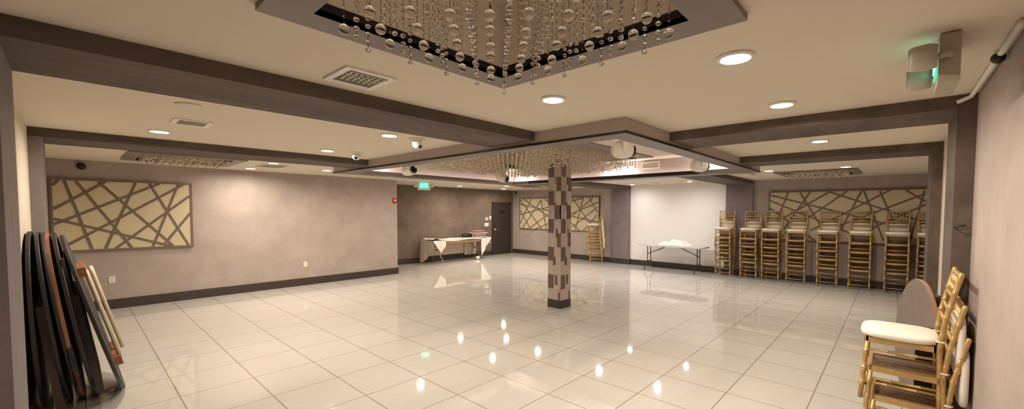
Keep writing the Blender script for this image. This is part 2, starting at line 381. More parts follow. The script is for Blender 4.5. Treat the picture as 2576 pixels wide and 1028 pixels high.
for x, y, lb in ((11.4,5.65,'thin ceiling slot by the left downlight over the white wall'), (10.94,5.05,'thin ceiling slot over the middle of the white wall'), (11.25,4.03,'thin ceiling slot by the right downlight over the white wall')):
    vent('air_vent', x, y, .22, .16, lb, slats=2, mt='ceiling')
# vent on the inner wall of the hanging box
t = thing('air_vent', 'white framed air vent on the inside of the hanging box', 'air vent', (x1-.2, 3.62, 2.60))
m = MB()
for a, b in (((-.19,-.07),(.19,-.045)), ((-.19,.045),(.19,.07)), ((-.19,-.045),(-.165,.045)), ((.165,-.045),(.19,.045))):
    m.box((-.015,a[0],a[1]),(0,b[0],b[1]))
m.build('frame', M['white'], t)
m = MB(); m.box((-.003,-.165,-.045),(-.001,.165,.045)); m.build('backing', M['strip'], t)
for i in range(5):
    m = MB(); m.bar((-.008,-.165,-.036+.018*i),(-.008,.165,-.036+.018*i),.003,.012); m.build('slat', M['cream'], t)
# ------------------------------------------------------------------ crystal chandeliers
def strand_rings(L, big, seed):
    """radius profile of a bead string hanging down L metres"""
    rnd = random.Random(seed); out = []
    return out
FR = (.49, 1.835, .47, 1.89)
def frame_box(parent, outer, inner, z, zb, mt):
    m = MB(); ox0,ox1,oy0,oy1 = outer; ix0,ix1,iy0,iy1 = inner
    q = [((ox0,oy0),(ix0,iy0),(ix0,iy1),(ox0,oy1)), ((ox1,oy1),(ix1,iy1),(ix1,iy0),(ox1,oy0)), ((ox1,oy0),(ix1,iy0),(ix0,iy0),(ox0,oy0)), ((ox0,oy1),(ix0,iy1),(ix1,iy1),(ox1,oy1))]
    for quad in q:
        m.face([(p[0],p[1],zb) for p in quad])
        a, b, c, e = quad
        m.face([(a[0],a[1],zb),(e[0],e[1],zb),(e[0],e[1],z),(a[0],a[1],z)]); m.face([(b[0],b[1],zb),(c[0],c[1],zb),(c[0],c[1],z),(b[0],b[1],z)])
    return m.build('frame', mt, parent)
def liner(parent, r, z0, z1, ztop):
    a, b, c, e = r; m = MB()
    pts = [(a,c),(b,c),(b,e),(a,e)]
    for i in range(4):
        p, q = pts[i], pts[(i+1) % 4]; m.face([(p[0],p[1],z0),(q[0],q[1],z0),(q[0],q[1],z1),(p[0],p[1],z1)])
    m.build('black_band', M['black'], parent)
    m = MB()
    for i in range(4):
        p, q = pts[i], pts[(i+1) % 4]; m.face([(p[0],p[1],z1),(q[0],q[1],z1),(q[0],q[1],ztop),(p[0],p[1],ztop)])
    m.face([(p[0],p[1],ztop) for p in pts]); m.build('recess_lining', M['recess'], parent)
# the large one right above the camera side of the room
ch = thing('crystal_chandelier', 'large square crystal ball chandelier in a grey frame, cut by the top of the photo', 'chandelier', (0,0,0), 0, 'square crystal chandeliers')
frame_box(ch, FR, REC[0], CZ, 2.475, M['trimgrey']); liner(ch, REC[0], 2.475, 2.535, 2.90)
def bead_mesh(kind):
    m = MB(); top = 2.89
    if kind == 0:                       # string of faceted beads growing towards the end
        z = 2.36; r = .0135; i = 0
        while z < top-.02:
            rr = max(.0065, .0135-.0006*i) if i else .012
            m.lathe([(0,-rr*.85),(rr*.8,-rr*.45),(rr,0),(rr*.8,rr*.45),(0,rr*.85)], (0,0,z), 8, 0, smooth=False)
            m.tube([(0,0,z+rr*.8),(0,0,z+rr*.8+.012)], .0014, 4, 1)
            z += rr*1.7+.011; i += 1
        m.tube([(0,0,z-.01),(0,0,top)], .001, 4, 1)
    else:                               # hooked small beads above, a ball hangs below
        z = 2.46
        while z < top-.02:
            rr = .006
            m.lathe([(0,-rr),(rr,0),(0,rr)], (0,0,z), 6, 0, smooth=False); m.tube([(0,0,z+rr),(.002,0,z+rr+.012),(0,0,z+rr+.022)], .0016, 4, 1)
            z += .034
        m.tube([(0,0,2.435),(0,0,2.46)], .0014, 4, 1); m.tube([(0,0,z-.01),(0,0,top)], .001, 4, 1)
    return m
def ball_mesh():
    m = MB(); R = .0215
    prof = [(0,-R)]+[(R*math.sin(PI*i/10), -R*math.cos(PI*i/10)) for i in range(1,8)]+[(R*.42,R*.92),(0,R*1.25)]
    m.lathe(prof, (0,0,0), 16, 0); return m
protos = [bead_mesh(0).build('strand', [M['glass'], M['wire']], ch), bead_mesh(1).build('strand', [M['glass'], M['wire']], ch)]
ballp = ball_mesh().build('crystal_ball', M['glass'], protos[1]); ballp.location = (0,0,2.412)
ball2 = ballp
first = [True, True]
for i in range(10):
    for j in range(10):
        x = .725+.0975*i; y = .70+.105*j; k = (i+j) % 2
        if first[k]: o = protos[k]; first[k] = False; b = ballp
        else:
            o = protos[k].copy(); COL.objects.link(o); o.parent = ch
            if k == 1: b = ballp.copy(); COL.objects.link(b); b.parent = o
        o.location = (x, y, random.uniform(-.008,.008))
        if k == 1: b.location = (0,0,2.412)
# low-detail strings for the chandeliers farther away
def far_strand(m, x, y, zb, zt, seed, step=.034, rr=.0095, n=5):
    rnd = random.Random(seed); pts = []; rs = []
    z = zb; i = 0
    while z < zt:
        r = rr*(1.5 if i == 0 else 1)*rnd.uniform(.85,1.15)
        pts += [(x,y,z),(x,y,z+step*.5),(x,y,z+step*.8)]; rs += [.001 if i == 0 else .0012, r, .0012]
        z += step; i += 1
    m.tube(pts, rs, n, 0, False)
def far_chandelier(inner, wdt, label, zb=2.47):
    t = thing('crystal_chandelier', label, 'chandelier', (0,0,0), 0, 'square crystal chandeliers')
    outer = (inner[0]-wdt, inner[1]+wdt, inner[2]-wdt, inner[3]+wdt)
    frame_box(t, outer, inner, CZ, 2.478, M['trimgrey']); liner(t, inner, 2.478, 2.535, 3.0)
    k = 0; rest = MB(); nx = 12
    for i in range(nx):
        for j in range(nx):
            x = inner[0]+.05+(inner[1]-inner[0]-.1)*i/(nx-1); y = inner[2]+.05+(inner[3]-inner[2]-.1)*j/(nx-1)
            far_strand(rest, x, y, zb-.04+random.uniform(-.03,.03), 2.98, i*50+j, .045, .016)
    o = rest.build('crystal_strings', M['crystal'], t); o['kind'] = 'stuff'
far_chandelier(REC[1], .15, 'square crystal chandelier above the patterned panel on the left side wall')
far_chandelier(REC[2], .14, 'square crystal chandelier above the row of stacked chairs')
far_chandelier(REC[3], .14, 'square crystal chandelier behind the column, before the far left panel')
# the wide one around the column
ct = thing('crystal_chandelier', 'wide field of crystal strings hanging around the column inside the box', 'chandelier', (0,0,0), 0, 'square crystal chandeliers')
frame_box(ct, CR, CI, TZ, TZ-.02, M['trimgrey']); liner(ct, CI, TZ-.02, TZ+.045, 3.02)
spots = []
NX, NY = 31, 31
for i in range(NX):
    for j in range(NY):
        x = CI[0]+.04+(CI[1]-CI[0]-.08)*i/(NX-1); y = CI[2]+.04+(CI[3]-CI[2]-.08)*j/(NY-1)
        if abs(x-CX) < CH+.03 and abs(y-CY) < CH+.03: continue
        a = abs(2*i/(NX-1)-1); b = abs(2*j/(NY-1)-1)
        zb = 2.42+.07*max(a,b)**3+random.uniform(-.035,.035)
        if j < 4: zb += .05*(4-j)/4
        spots.append((x*x+y*y, x, y, zb))
spots.sort(); rest = MB()
for k, (q, x, y, zb) in enumerate(spots):
    if k < 90:
        mm = MB(); far_strand(mm, x, y, zb, 3.0, k, .032, .015, 6); mm.build('strand', M['crystal'], ct)
    else: far_strand(rest, x, y, zb, 3.0, k, .034, .015, 5)
o = rest.build('crystal_strings', M['crystal'], ct); o['kind'] = 'stuff'
# ------------------------------------------------------------------ patterned wall panels
def panel(name, label, origin, ax, w, h, nrm, lines, fr):
    """origin: lower left corner on the wall; ax: unit direction along the wall; lines in fractions of width / height"""
    t = thing(name, label, 'wall panel', (0,0,0), 0, 'patterned wall panels')
    O = Vector(origin); A = Vector(ax); N = Vector(nrm); Z = Vector((0,0,1)); D = .05
    P = lambda a, b, c: O + A*(a*w) + Z*(b*h) + N*c
    m = MB()
    def slab(pts, c0, c1):
        lo = [P(p[0],p[1],c0) for p in pts]; hi = [P(p[0],p[1],c1) for p in pts]; n = len(pts)
        m.face(hi); m.face(list(reversed(lo)))
        for i in range(n): m.face([lo[i], lo[(i+1) % n], hi[(i+1) % n], hi[i]])
    slab([(0,0),(1,0),(1,1),(0,1)], .001, D-.012); m.build('backing_board', M['panel'], t)
    m = MB(); fw, fh = fr/w, fr/h
    slab([(0,0),(1,0),(1,fh),(0,fh)],.0,D); slab([(0,1-fh),(1,1-fh),(1,1),(0,1)],.0,D); slab([(0,fh),(fw,fh),(fw,1-fh),(0,1-fh)],.0,D); slab([(1-fw,fh),(1,fh),(1,1-fh),(1-fw,1-fh)],.0,D)
    m.build('frame', M['strip'], t)
    for li, (a0,b0,a1,b1) in enumerate(lines):
        # clip to the panel
        p = Vector((a0*w,b0*h)); q = Vector((a1*w,b1*h)); dd = q-p; t0, t1 = 0, 1
        for comp, lo, hi in ((0,fr,w-fr),(1,fr,h-fr)):
            if abs(dd[comp]) < 1e-6: continue
            ta, tb = sorted(((lo-p[comp])/dd[comp], (hi-p[comp])/dd[comp])); t0 = max(t0,ta); t1 = min(t1,tb)
        if t0 >= t1: continue
        s = p+dd*t0; e = p+dd*t1; n = Vector((-dd.y,dd.x)).normalized()*.019
        m = MB(); slab([((s-n).x/w,(s-n).y/h),((e-n).x/w,(e-n).y/h),((e+n).x/w,(e+n).y/h),((s+n).x/w,(s+n).y/h)], D-.012, D-.001-.0006*li)
        m.build('strip', M['strip'], t)
    return t
panel('wall_panel','cream panel of crossing brown strips on the left side wall',(-0.250,VL,1.005),(1,0,0),1.732,1.188,(0,-1,0),[(0.02,0.902,0.064,0.989),(0.023,0.587,0.37,0.99),(0.022,0.385,0.762,0.993),(0.082,0.085,0.945,0.988),(0.409,0.03,0.977,0.796),(0.765,0.061,0.983,0.535),(0.021,0.458,0.818,0.023),(0.09,0.986,0.248,0.034),(0.152,0.997,0.522,0.019),(0.294,0.992,0.838,0.015),(0.568,0.997,0.337,0.031),(0.658,0.992,0.96,0.017),(0.889,0.984,0.673,0.024)],.03)
panel('wall_panel','cream panel of crossing brown strips behind the row of stacked chairs',(UB,2.399,0.981),(0,-1,0),3.349,1.221,(-1,0,0),[(0.005,0.929,0.684,0.373),(0.006,0.818,0.593,0.066),(0.004,0.67,0.299,0.025),(0.126,0.975,0.013,0.031),(0.263,0.983,0.066,0.038),(0.198,0.979,0.386,0.037),(0.382,0.985,0.007,0.282),(0.476,0.982,0.111,0.144),(0.351,0.993,0.867,0.407),(0.551,0.984,0.416,0.05),(0.56,0.984,0.67,0.077),(0.642,0.969,0.76,0.089),(0.695,0.98,0.27,0.214),(0.861,0.906,0.379,0.25),(0.863,0.717,0.494,0.094),(0.763,0.982,0.863,0.762),(0.855,0.959,0.798,0.095)],.03)
panel('wall_panel','cream panel of crossing brown strips on the far wall behind the column',(UB,11.147,0.986),(0,-1,0),3.714,1.207,(-1,0,0),[(0.006,0.807,0.982,0.275),(0.006,0.465,0.826,0.961),(0.006,0.95,0.32,0.01),(0.056,0.976,0.623,0.041),(0.168,0.97,0.006,0.15),(0.299,0.918,0.04,0.01),(0.299,0.918,0.378,0.016),(0.006,0.627,0.157,0.012),(0.141,0.02,0.672,0.987),(0.222,0.009,0.989,0.836),(0.353,0.961,0.783,0.015),(0.696,0.968,0.926,0.137),(0.885,0.974,0.98,0.548),(0.82,0.961,0.73,0.017),(0.929,0.963,0.691,0.432),(0.98,0.702,0.692,0.107),(0.978,0.483,0.823,0.019)],.03)
# ------------------------------------------------------------------ gold chairs
W2, DF = .185, .19                               # half width, half depth
def turned(p, q, r, rings):
    """bamboo-turned rod: radius bumps at the given fractions"""
    p = Vector(p); q = Vector(q); ts = {0.0, 1.0}
    for f in rings: ts |= {f-.018, f-.007, f+.007, f+.018}
    ts = sorted(t for t in ts if 0 <= t <= 1); m_ = lambda t: r*(1.38 if any(abs(t-f) < .01 for f in rings) else 1)
    return [p.lerp(q,t) for t in ts], [m_(t) for t in ts]
def rod(m, p, q, r, rings=(), n=8):
    a, b = turned(p, q, r, rings); m.tube(a, b, n)
SH = .435
POST = [(0,.185,0),(0,.175,.43),(0,.195,.62),(0,.255,.915)]     # rear leg running up into the back
def post_at(z):
    for a, b in zip(POST, POST[1:]):
        if a[2] <= z <= b[2]: return a[1]+(b[1]-a[1])*(z-a[2])/(b[2]-a[2])
def post_x(z): return W2-.02+(.0 if z < .43 else .022*(z-.43)/.485)
def cushion_mesh(m, w, d, h, z, up=False, cy=0.0):
    prof = [(0,.0),(.93,.0),(.985,.12),(1,.35),(1,.6),(.97,.82),(.9,.95),(.6,1.02),(0,1.06)]
    n = 32; vs = []
    for r, zz in prof:
        for j in range(n):
            t = 2*PI*j/n; c, s_ = math.cos(t), math.sin(t)
            k = (abs(c)**4.5+abs(s_)**4.5)**(-1/4.5)
            vs.append((c*k*w*r, s_*k*d*r+cy, z+h*zz))
    if up: vs = [(x, up-(zv-z), y) for (x, y, zv) in vs]
    fs = [(i*n+j, i*n+(j+1) % n, (i+1)*n+(j+1) % n, (i+1)*n+j) for i in range(len(prof)-1) for j in range(n)]
    m.mesh(vs, fs, 0, True)
def make_chair(label, fine, flipped):
    t = thing('banquet_chair', label, 'chair', (0,0,0), 0)
    sep = fine
    def part(name, fns, mt):
        """each function draws one rod or piece; fine chairs get one object per piece"""
        if sep:
            for f in fns: m = MB(); f(m); m.build(name, mt, t)
        else:
            m = MB()
            for f in fns: f(m)
            m.build(name, mt, t)
    n = 10 if fine else 6
    m = MB()
    for s in (-1,1): m.bar((s*(W2-.012),-DF,SH-.018),(s*(W2-.012),DF-.03,SH-.018),.024,.036)
    m.bar((-W2+.0,-DF,SH-.018),(W2,-DF,SH-.018),.024,.036); m.bar((-W2,DF-.03,SH-.018),(W2,DF-.03,SH-.018),.024,.036)
    m.build('seat_frame', M['gold'], t)
    m = MB(); m.box((-W2+.012,-DF+.012,SH-.022),(W2-.012,DF-.04,SH-.008)); m.build('seat_board', M['goldseat'], t)
    for s in (-1,1):
        m = MB(); rod(m, (s*(W2-.004),-DF-.022,0), (s*(W2-.012),-DF+.006,SH-.03), .0145, (.24,.27,.5,.53,.80,.83) if fine else (.25,.5,.8), n); m.build('leg', M['gold'], t)
        m = MB(); x = lambda z: s*post_x(z)
        pts = []; rs = []
        for z in (0,.10,.108,.116,.2,.208,.216,.3,.38,.43,.5,.508,.516,.56,.62,.628,.636,.69,.698,.706,.78,.788,.796,.87,.915,.925):
            zz = min(z,.915); pts.append((x(zz), post_at(zz), z)); rs.append(.0145*(1.35 if round(z,3) in (.108,.208,.508,.628,.698,.788) else 1)*(1 if z < .92 else .5))
        m.tube(pts, rs, n); m.build('leg', M['gold'], t)
    st = []
    for z in (.10,.205):
        st.append(lambda m, z=z: rod(m, (-W2+.01,-DF+.005,z), (W2-.01,-DF+.005,z), .0085, (.3,.7) if fine else (), n))
    for s in (-1,1):
        for z in (.12,.225,.35):
            st.append(lambda m, s=s, z=z: rod(m, (s*(W2-.01),-DF+.005,z), (s*post_x(z),post_at(z),z), .0085, (.3,.7) if fine else (), n))
    st.append(lambda m: rod(m, (-post_x(.16),post_at(.16),.16), (post_x(.16),post_at(.16),.16), .0085, (), n))
    part('stretcher', st, M['gold'])
    rails = []
    for z, r in ((.90,.013),(.765,.0095),(.685,.0095),(.61,.0095)):
        rails.append(lambda m, z=z, r=r: rod(m, (-post_x(z),post_at(z),z), (post_x(z),post_at(z),z), r, (.2,.4,.6,.8) if fine else (), n))
    part('back_rail' if sep else 'back_rails', rails, M['gold'])
    sp = []
    for i in range(6):
        f = (i+1)/7*2-1
        sp.append(lambda m, f=f: rod(m, (f*post_x(.765),post_at(.765),.765), (f*post_x(.90),post_at(.90),.90), .0075, (.33,.66) if fine else (), n))
    part('spindle' if sep else 'spindles', sp, M['gold'])
    m = MB()
    if flipped:
        cushion_mesh(m, .195, .195, .042, 0, up=post_at(.62)+.07, cy=.655)
    else: cushion_mesh(m, .200, .204, .05, SH+.001, cy=-.022)
    c = m.build('cushion', [M['cushion'], M['padback']], t)
    if flipped == 'brown':
        for p in c.data.polygons:
            if p.normal.y < -.9: p.material_index = 1
    for s in (-1,1):
        m = MB(); z = SH+.035; m.tube([(s*post_x(z)+.019*math.cos(a*PI/5), post_at(z)+.019*math.sin(a*PI/5), z) for a in range(11)], .006, 5); m.build('tie', M['cushion'], c)
    remember(t); return t
PITCH, SHIFT = .2, .022
fine_top = make_chair('x', True, False); fine_low = make_chair('x', True, True); far_low2 = make_chair('x', False, 'brown')
far_top = make_chair('x', False, False); far_low = make_chair('x', False, True)
used = set()
def stack(x, y, rz, names, n, protos, group, tilt=0):
    fd = Vector((math.sin(rz), -math.cos(rz)))
    for k in range(n):
        p = protos[0] if k == n-1 else (protos[2] if len(protos) > 2 and k < n-2 else protos[1])
        loc = (x+fd.x*SHIFT*k, y+fd.y*SHIFT*k, PITCH*k)
        lb = names(k)
        if p.name not in used:
            used.add(p.name); p.location = loc; p.rotation_euler = (0,0,rz); p['label'] = lb; p['group'] = group
        else: dup(p, loc, rz, lb, group)
LV = ['bottom','second from bottom','middle','second from top','topmost']
ROW = ['first stack right of the white wall','second stack right of the white wall','third stack right of the white wall','fourth stack right of the white wall','fifth stack right of the white wall','third stack from the right pilaster','second stack from the right pilaster','half-hidden stack behind the right pilaster']
for i, (u, v, r) in enumerate(((11.43,3.335,-88),(11.43,2.715,-92),(11.45,2.24,-90),(11.46,1.72,-88),(11.46,1.105,-91),(11.46,.535,-89),(11.45,-.07,-90),(11.45,-.565,-92))):
    stack(u, v, math.radians(r), lambda k, i=i: 'gold spindle-back chair, %s in the %s' % (LV[k], ROW[i]), 5, (far_top, far_low, far_low2), 'gold chairs stacked along the far right wall')
stack(11.40, 7.33, math.radians(-150), lambda k: 'gold spindle-back chair, %s in the lone stack left of the pilaster' % LV[k], 5, (far_top, far_low), 'gold chairs in the lone far stack')
NL = ['bottom gold chair of the near right stack, mostly below the photo edge','middle gold chair of the near right stack by the wall','top gold chair with ivory seat pad in the near right stack']
stack(3.81, -.115, PI, lambda k: NL[k], 3, (fine_top, fine_low), 'gold chairs stacked near the camera')
# ------------------------------------------------------------------ folded round tables
def round_table(name, label, R, foot, yaw, lean, top_mt, edge_mt, th=.025, legs=None, legside=1, group=None):
    """table standing on its rim: foot = (x,y) of the contact, yaw = direction of the disc plane, lean = tilt of its axis"""
    t = thing(name, label, 'table', (foot[0],foot[1],0), 0, group)
    t.rotation_euler = Matrix.Rotation(yaw,3,'Z').to_euler()
    E_ = Matrix.Rotation(yaw,4,'Z') @ Matrix.Rotation(lean,4,'X')
    t.rotation_euler = E_.to_euler(); t.location = (foot[0],foot[1],0.012)
    # local: disc in XZ plane, Y is the axis (thickness)
    m = MB(); n = 64
    m.lathe([(0,-th/2),(R-.004,-th/2),(R,-th/2+.004),(R,th/2-.004),(R-.004,th/2),(0,th/2)], (0,0,R), n, 0, 'y', False)
    for i in range(len(m.m)):
        pass
    me = m.build('tabletop', [top_mt, edge_mt], t)
    for p in me.data.polygons:
        if abs(p.normal.y) < .5: p.material_index = 1
    s = legside
    if legs:
        lm, bm = legs
        for zc in (R-.42, R+.42):                      # wooden battens
            m = MB(); m.box((-.33, s*th/2, zc-.04), (.33, s*(th/2+.05), zc+.04)); m.build('batten', bm, t)
        for x, off in ((-.25,.075),(.02,.11)):         # folded U legs
            m = MB(); a = .23
            y = s*(th/2+off-.03)
            m.tube([(x,y,R-.40),(x,y,R+.36),(x+.03,y,R+.40),(x+a-.03,y,R+.40),(x+a,y,R+.36),(x+a,y,R-.40)], .0145, 8); m.build('leg', lm, t)
            for zc in (R-.2,R+.2):
                m = MB(); m.tube([(x,y,zc),(x+a,y,zc)], .010, 6); m.build('crossbar', lm, t)
    return t
GT = 'folded round tables leaning on the left wall'
V5 = 5.52
def lean_tab(label, ub, ut, top, edge, legs, side, R=.75, th=.025):
    # disc plane contains the Y axis of the room, leaning towards the left wall
    ang = -math.atan2(ub-ut, 2*R*.985)
    return round_table('folding_table', label, R, (ub, V5), PI/2, ang, top, edge, th=th, legs=legs, legside=side, group=GT)
M['black2'] = mat('black_rubber_rim', (.010,.008,.009,1), .42)
lean_tab('black round folding table flat against the left wall, first of five', -.205, -.255, M['black'], M['black'], None, 1)
t2 = lean_tab('black-rimmed round folding table, second of five from the left wall', -.065, -.215, M['black'], M['black2'], None, 1)
m = MB(); m.box((-.66,.014,.10),(.30,.060,.95)); m.build('leg_housing', M['darkwood'], t2)
t3 = lean_tab('round folding table with orange-brown plywood edge, middle of the five by the left wall', -.005, -.185, M['black'], M['black2'], None, 1, th=.02)
m = MB(); m.lathe([(.735,-.034),(.735,-.011)], (0,0,.75), 48, 0, 'y', False); m.build('plywood_deck', M['wood'], t3)
m = MB(); m.box((-.70,-.042,.20),(.5,-.0345,.46)); m.box((-.74,-.041,.42),(-.70,-.012,.60)); m.build('leg_housing', M['black'], t3)
t4 = lean_tab('dark brown round folding table, fourth of five from the left wall', .09, -.122, M['darkwood'], M['black2'], None, 1)
m = MB(); m.box((-.60,-.058,.16),(.40,-.014,1.0)); m.box((-.56,-.030,1.0),(.40,-.014,1.30)); m.build('leg_housing', M['darkwood'], t4)
lean_tab('outermost round folding table with folded ivory tube legs facing the room', .265, -.085, M['black'], M['black2'], (M['ivorymetal'], M['wood']), -1)
# smaller one behind the near chairs
round_table('folding_table', 'small round grey-brown folding table leaning behind the near right chair stack', .55, (4.87,-.155), math.radians(12), math.radians(2.0), M['laminate'], M['edge'], th=.03, legs=(M['metal'], M['darkwood']), legside=-1)
m = MB(); m.box((4.10,-.27,0),(4.26,-.15,.80)); m.box((4.11,-.26,.80),(4.25,-.16,.83)); m.box((4.095,-.25,.1),(4.10,-.17,.7))
tag(m.build('speaker_cabinet', M['black']), 'upright black cabinet standing behind the near right chair stack', 'cabinet')
# ------------------------------------------------------------------ white folding table before the white wall
t = thing('folding_table', 'long white plastic folding table before the white wall', 'table', (11.24,4.68,0))
m = MB(); n = 40; vs = []; prof = [(.97,-.045),(1,-.04),(1,-.006),(.985,0)]
hw, hl = .36, .93
def rr(k, z):
    out = []
    for j in range(n):
        a = 2*PI*j/n; c, s_ = math.cos(a), math.sin(a); q = (abs(c)**9+abs(s_)**9)**(-1/9); out.append((c*q*(hw-(1-k)*.6), s_*q*(hl-(1-k)*.6), .74+z))
    return out
for k, z in prof: vs += rr(k, z)
m.mesh(vs, [(i*n+j, i*n+(j+1) % n, (i+1)*n+(j+1) % n, (i+1)*n+j) for i in range(3) for j in range(n)]+[tuple(3*n+j for j in range(n)), tuple(reversed(range(n)))], 0)
m.build('tabletop', M['plastic'], t)
for s in (-1,1):
    y = s*.72
    for q in (-1,1):
        m = MB(); m.tube([(q*.10,y,.695),(q*.10,y,.30),(q*.115,y,.25),(q*.25,y,.17),(q*.285,y,.12),(q*.29,y,.0)], .013, 8); m.build('leg', M['metal'], t)
    m = MB(); m.tube([(-.10,y,.46),(.10,y,.46)], .010, 8); m.tube([(-.12,y,.245),(.12,y,.245)], .010, 8); m.build('crossbar', M['metal'], t)
    m = MB(); m.tube([(0,y,.46),(0,s*.18,.69)], .011, 8); m.build('brace', M['metal'], t)
def lump(x, y):
    return .13*math.exp(-((x/.20)**2+((y+.02)/.22)**2)**1.4)+.05*math.exp(-(((x+.10)/.12)**2+((y-.30)/.13)**2))+.075*math.exp(-(((x-.02)/.14)**2+((y+.30)/.13)**2))
m = MB()
def pile(a, b):
    th = a*2*PI; r = b; edge = 1+.16*math.sin(3*th+.6)+.10*math.sin(5*th+1)+.05*math.sin(9*th)
    x = .26*r*edge*math.cos(th); y = .50*r*edge*math.sin(th)
    z = (lump(x,y)+.026*math.sin(17*y+9*x)*math.sin(7*x-5*y+.5)+.018*math.sin(28*x-15*y+1)+.018)*(1-r**6)+.003
    return (11.20+x, 4.62+y, .742+max(z,.001))
m.grid(pile, 72, 26); tag(m.build('folded_cloth', M['whitecloth']), 'crumpled white cloth heaped on the white folding table', 'cloth')
# ------------------------------------------------------------------ draped table by the dark wall
TX0, TX1, TY0, TY1, TH = 7.45, 9.80, 10.80, 11.50, .735
t = thing('folding_table', 'long wooden folding table under ivory cloths by the dark wall', 'table', ((TX0+TX1)/2,(TY0+TY1)/2,0))
cx, cy = (TX0+TX1)/2, (TY0+TY1)/2
m = MB(); m.box((TX0-cx,TY0-cy,TH-.03),(TX1-cx,TY1-cy,TH-.005)); m.build('tabletop', M['wood'], t)
m = MB()
for y in (TY0+.02,TY1-.04): m.box((TX0-cx+.05,y-cy,TH-.10),(TX1-cx-.05,y-cy+.02,TH-.03))
m.build('apron', M['edge'], t)
for s in (-1,1):
    x = s*.80
    for q in (-1,1):
        m = MB(); m.tube([(x,q*.13,TH-.03),(x,q*.13,.30),(x,q*.16,.22),(x,q*.27,.12),(x,q*.30,0)], .013, 8); m.build('leg', M['steel'], t)
    m = MB(); m.tube([(x,-.13,.40),(x,.13,.40)], .012, 8); m.build('crossbar', M['metal'], t)
    m = MB(); m.tube([(x,0,.40),(x-s*.4,0,TH-.05)], .010, 8); m.build('brace', M['metal'], t)
m = MB()                                            # lower, ivory cloth: back drop and left end
wav = lambda s, k: math.sin(s*k)+.5*math.sin(s*k*2.3+1)
zc = TH+.002
m.grid(lambda a, b: (TX0+.0+(1.75)*a, TY1+.016+.008*wav(a*2,9)*b, zc-b*(.55-.0*a)), 40, 10)
m.grid(lambda a, b: (TX0-.02-.018*wav(a,9)*b-.03*b, TY1+.012-(TY1-TY0)*a*.98-.10*b*a, zc-b*(.725-.72*max(0,a-.25)**1.1)+.02*math.sin(a*PI*2)*b), 30, 16)
m.grid(lambda a, b: (TX1-.02-.55*a, TY1+.016, zc-b*.62), 10, 6)
m.grid(lambda a, b: (TX0-.012+(TX1-TX0+.02)*a, TY0+(TY1-TY0+.016)*b, zc), 10, 4)
o = m.build('tablecloth', M['offcloth']); tag(o, 'ivory cloth hanging behind and at the left end of the draped table', 'tablecloth')
m = MB()                                            # upper, white cloth, pulled askew
def top2(a, b):
    x = TX0-.02+(TX1-TX0+.05)*a; y = TY0-.012+(TY1-TY0-.1)*b
    return (x, y, TH+.010+.010*(1+wav(a*6+b*2,3)*.5)+.05*math.exp(-((a-.04)/.05)**2)+.03*math.exp(-((a-.86)/.06)**2)*(.5+.5*math.sin(9*b)))
m.grid(top2, 60, 12)
m.grid(lambda a, b: (TX0-.03+.46*a, TY0-.03-.018*wav(a,9)*b, TH+.012-b*(.37*(1-abs(a-.62)*1.55)+.03)), 24, 10)
m.grid(lambda a, b: (TX0+.42+1.53*a, TY0-.014, TH+.012-b*(.03+.02*math.sin(a*7))), 24, 3)
m.grid(lambda a, b: (TX1-.42+.45*a, TY0-.032-.02*wav(a,8)*b, TH+.012-b*(.60*(1-a)**.9+.02)), 24, 12)
m.grid(lambda a, b: (TX1+.035+.02*wav(a,6)*b, TY0-.012+(TY1-TY0)*a*.9, TH+.010-b*(.18*(1-a)+.05)), 14, 6)
tag(m.build('tablecloth', M['whitecloth']), 'white cloth bunched over the draped table with pointed corners hanging', 'tablecloth')
# things on it
t = thing('wire_stand', 'white stand with a flat tray on the draped table near the door', 'stand', (9.50,11.05,TH+.045))
m = MB(); m.box((-.32,-.15,.125),(.32,.15,.135)); m.build('tray', M['white'], t)
m = MB(); m.box((-.20,-.12,.118),(.20,.12,.125)); m.build('shelf', M['white'], t)
for sx in (-1,1):
    for sy in (-1,1):
        m = MB(); m.tube([(sx*.19,sy*.11,0),(sx*.19,sy*.11,.12)], .006, 6); m.build('leg', M['white'], t)
m = MB(); m.tube([(-.19,-.11,.05),(.19,-.11,.05)], .004, 6); m.tube([(-.19,-.11,.085),(.19,-.11,.085)], .004, 6); m.build('crossbar', M['white'], t)
k = 0
for i in range(5):
    for j in range(2):
        g = thing('glass_jar', 'small red-filled glass in the %s row on the tray by the door, %s from left' % (('front','back')[j], ('first','second','third','fourth','last')[i]), 'glass', (9.50-.20+.10*i, 11.0+.10*j, TH+.181), 0, 'red glasses on the tray')
        m = MB(); m.lathe([(.026,0),(.032,.055),(.033,.06)], (0,0,0), 12); m.build('cup', M['red'], g)
        m = MB(); m.lathe([(.034,.06),(.034,.066),(.0,.068)], (0,0,0), 12); m.build('lid', M['whitecloth'], g)
m = MB(); m.lathe([(.0,0),(.20,0),(.23,.05),(.22,.10),(.15,.14),(0,.15)], (0,0,0), 24)
o = m.build('black_bag', M['black']); o.location = (9.16,11.28,TH+.028); o.scale = (1,.55,.9); tag(o, 'rounded black bag on the draped table left of the stand', 'bag')
m = MB(); m.sphere((0,0,.06), .075, 16, 10, sz=.8); o = m.build('cloth_bundle', M['whitecloth']); o.location = (9.30,10.86,.0); tag(o, 'small white bundle on the floor under the draped table', 'bundle')
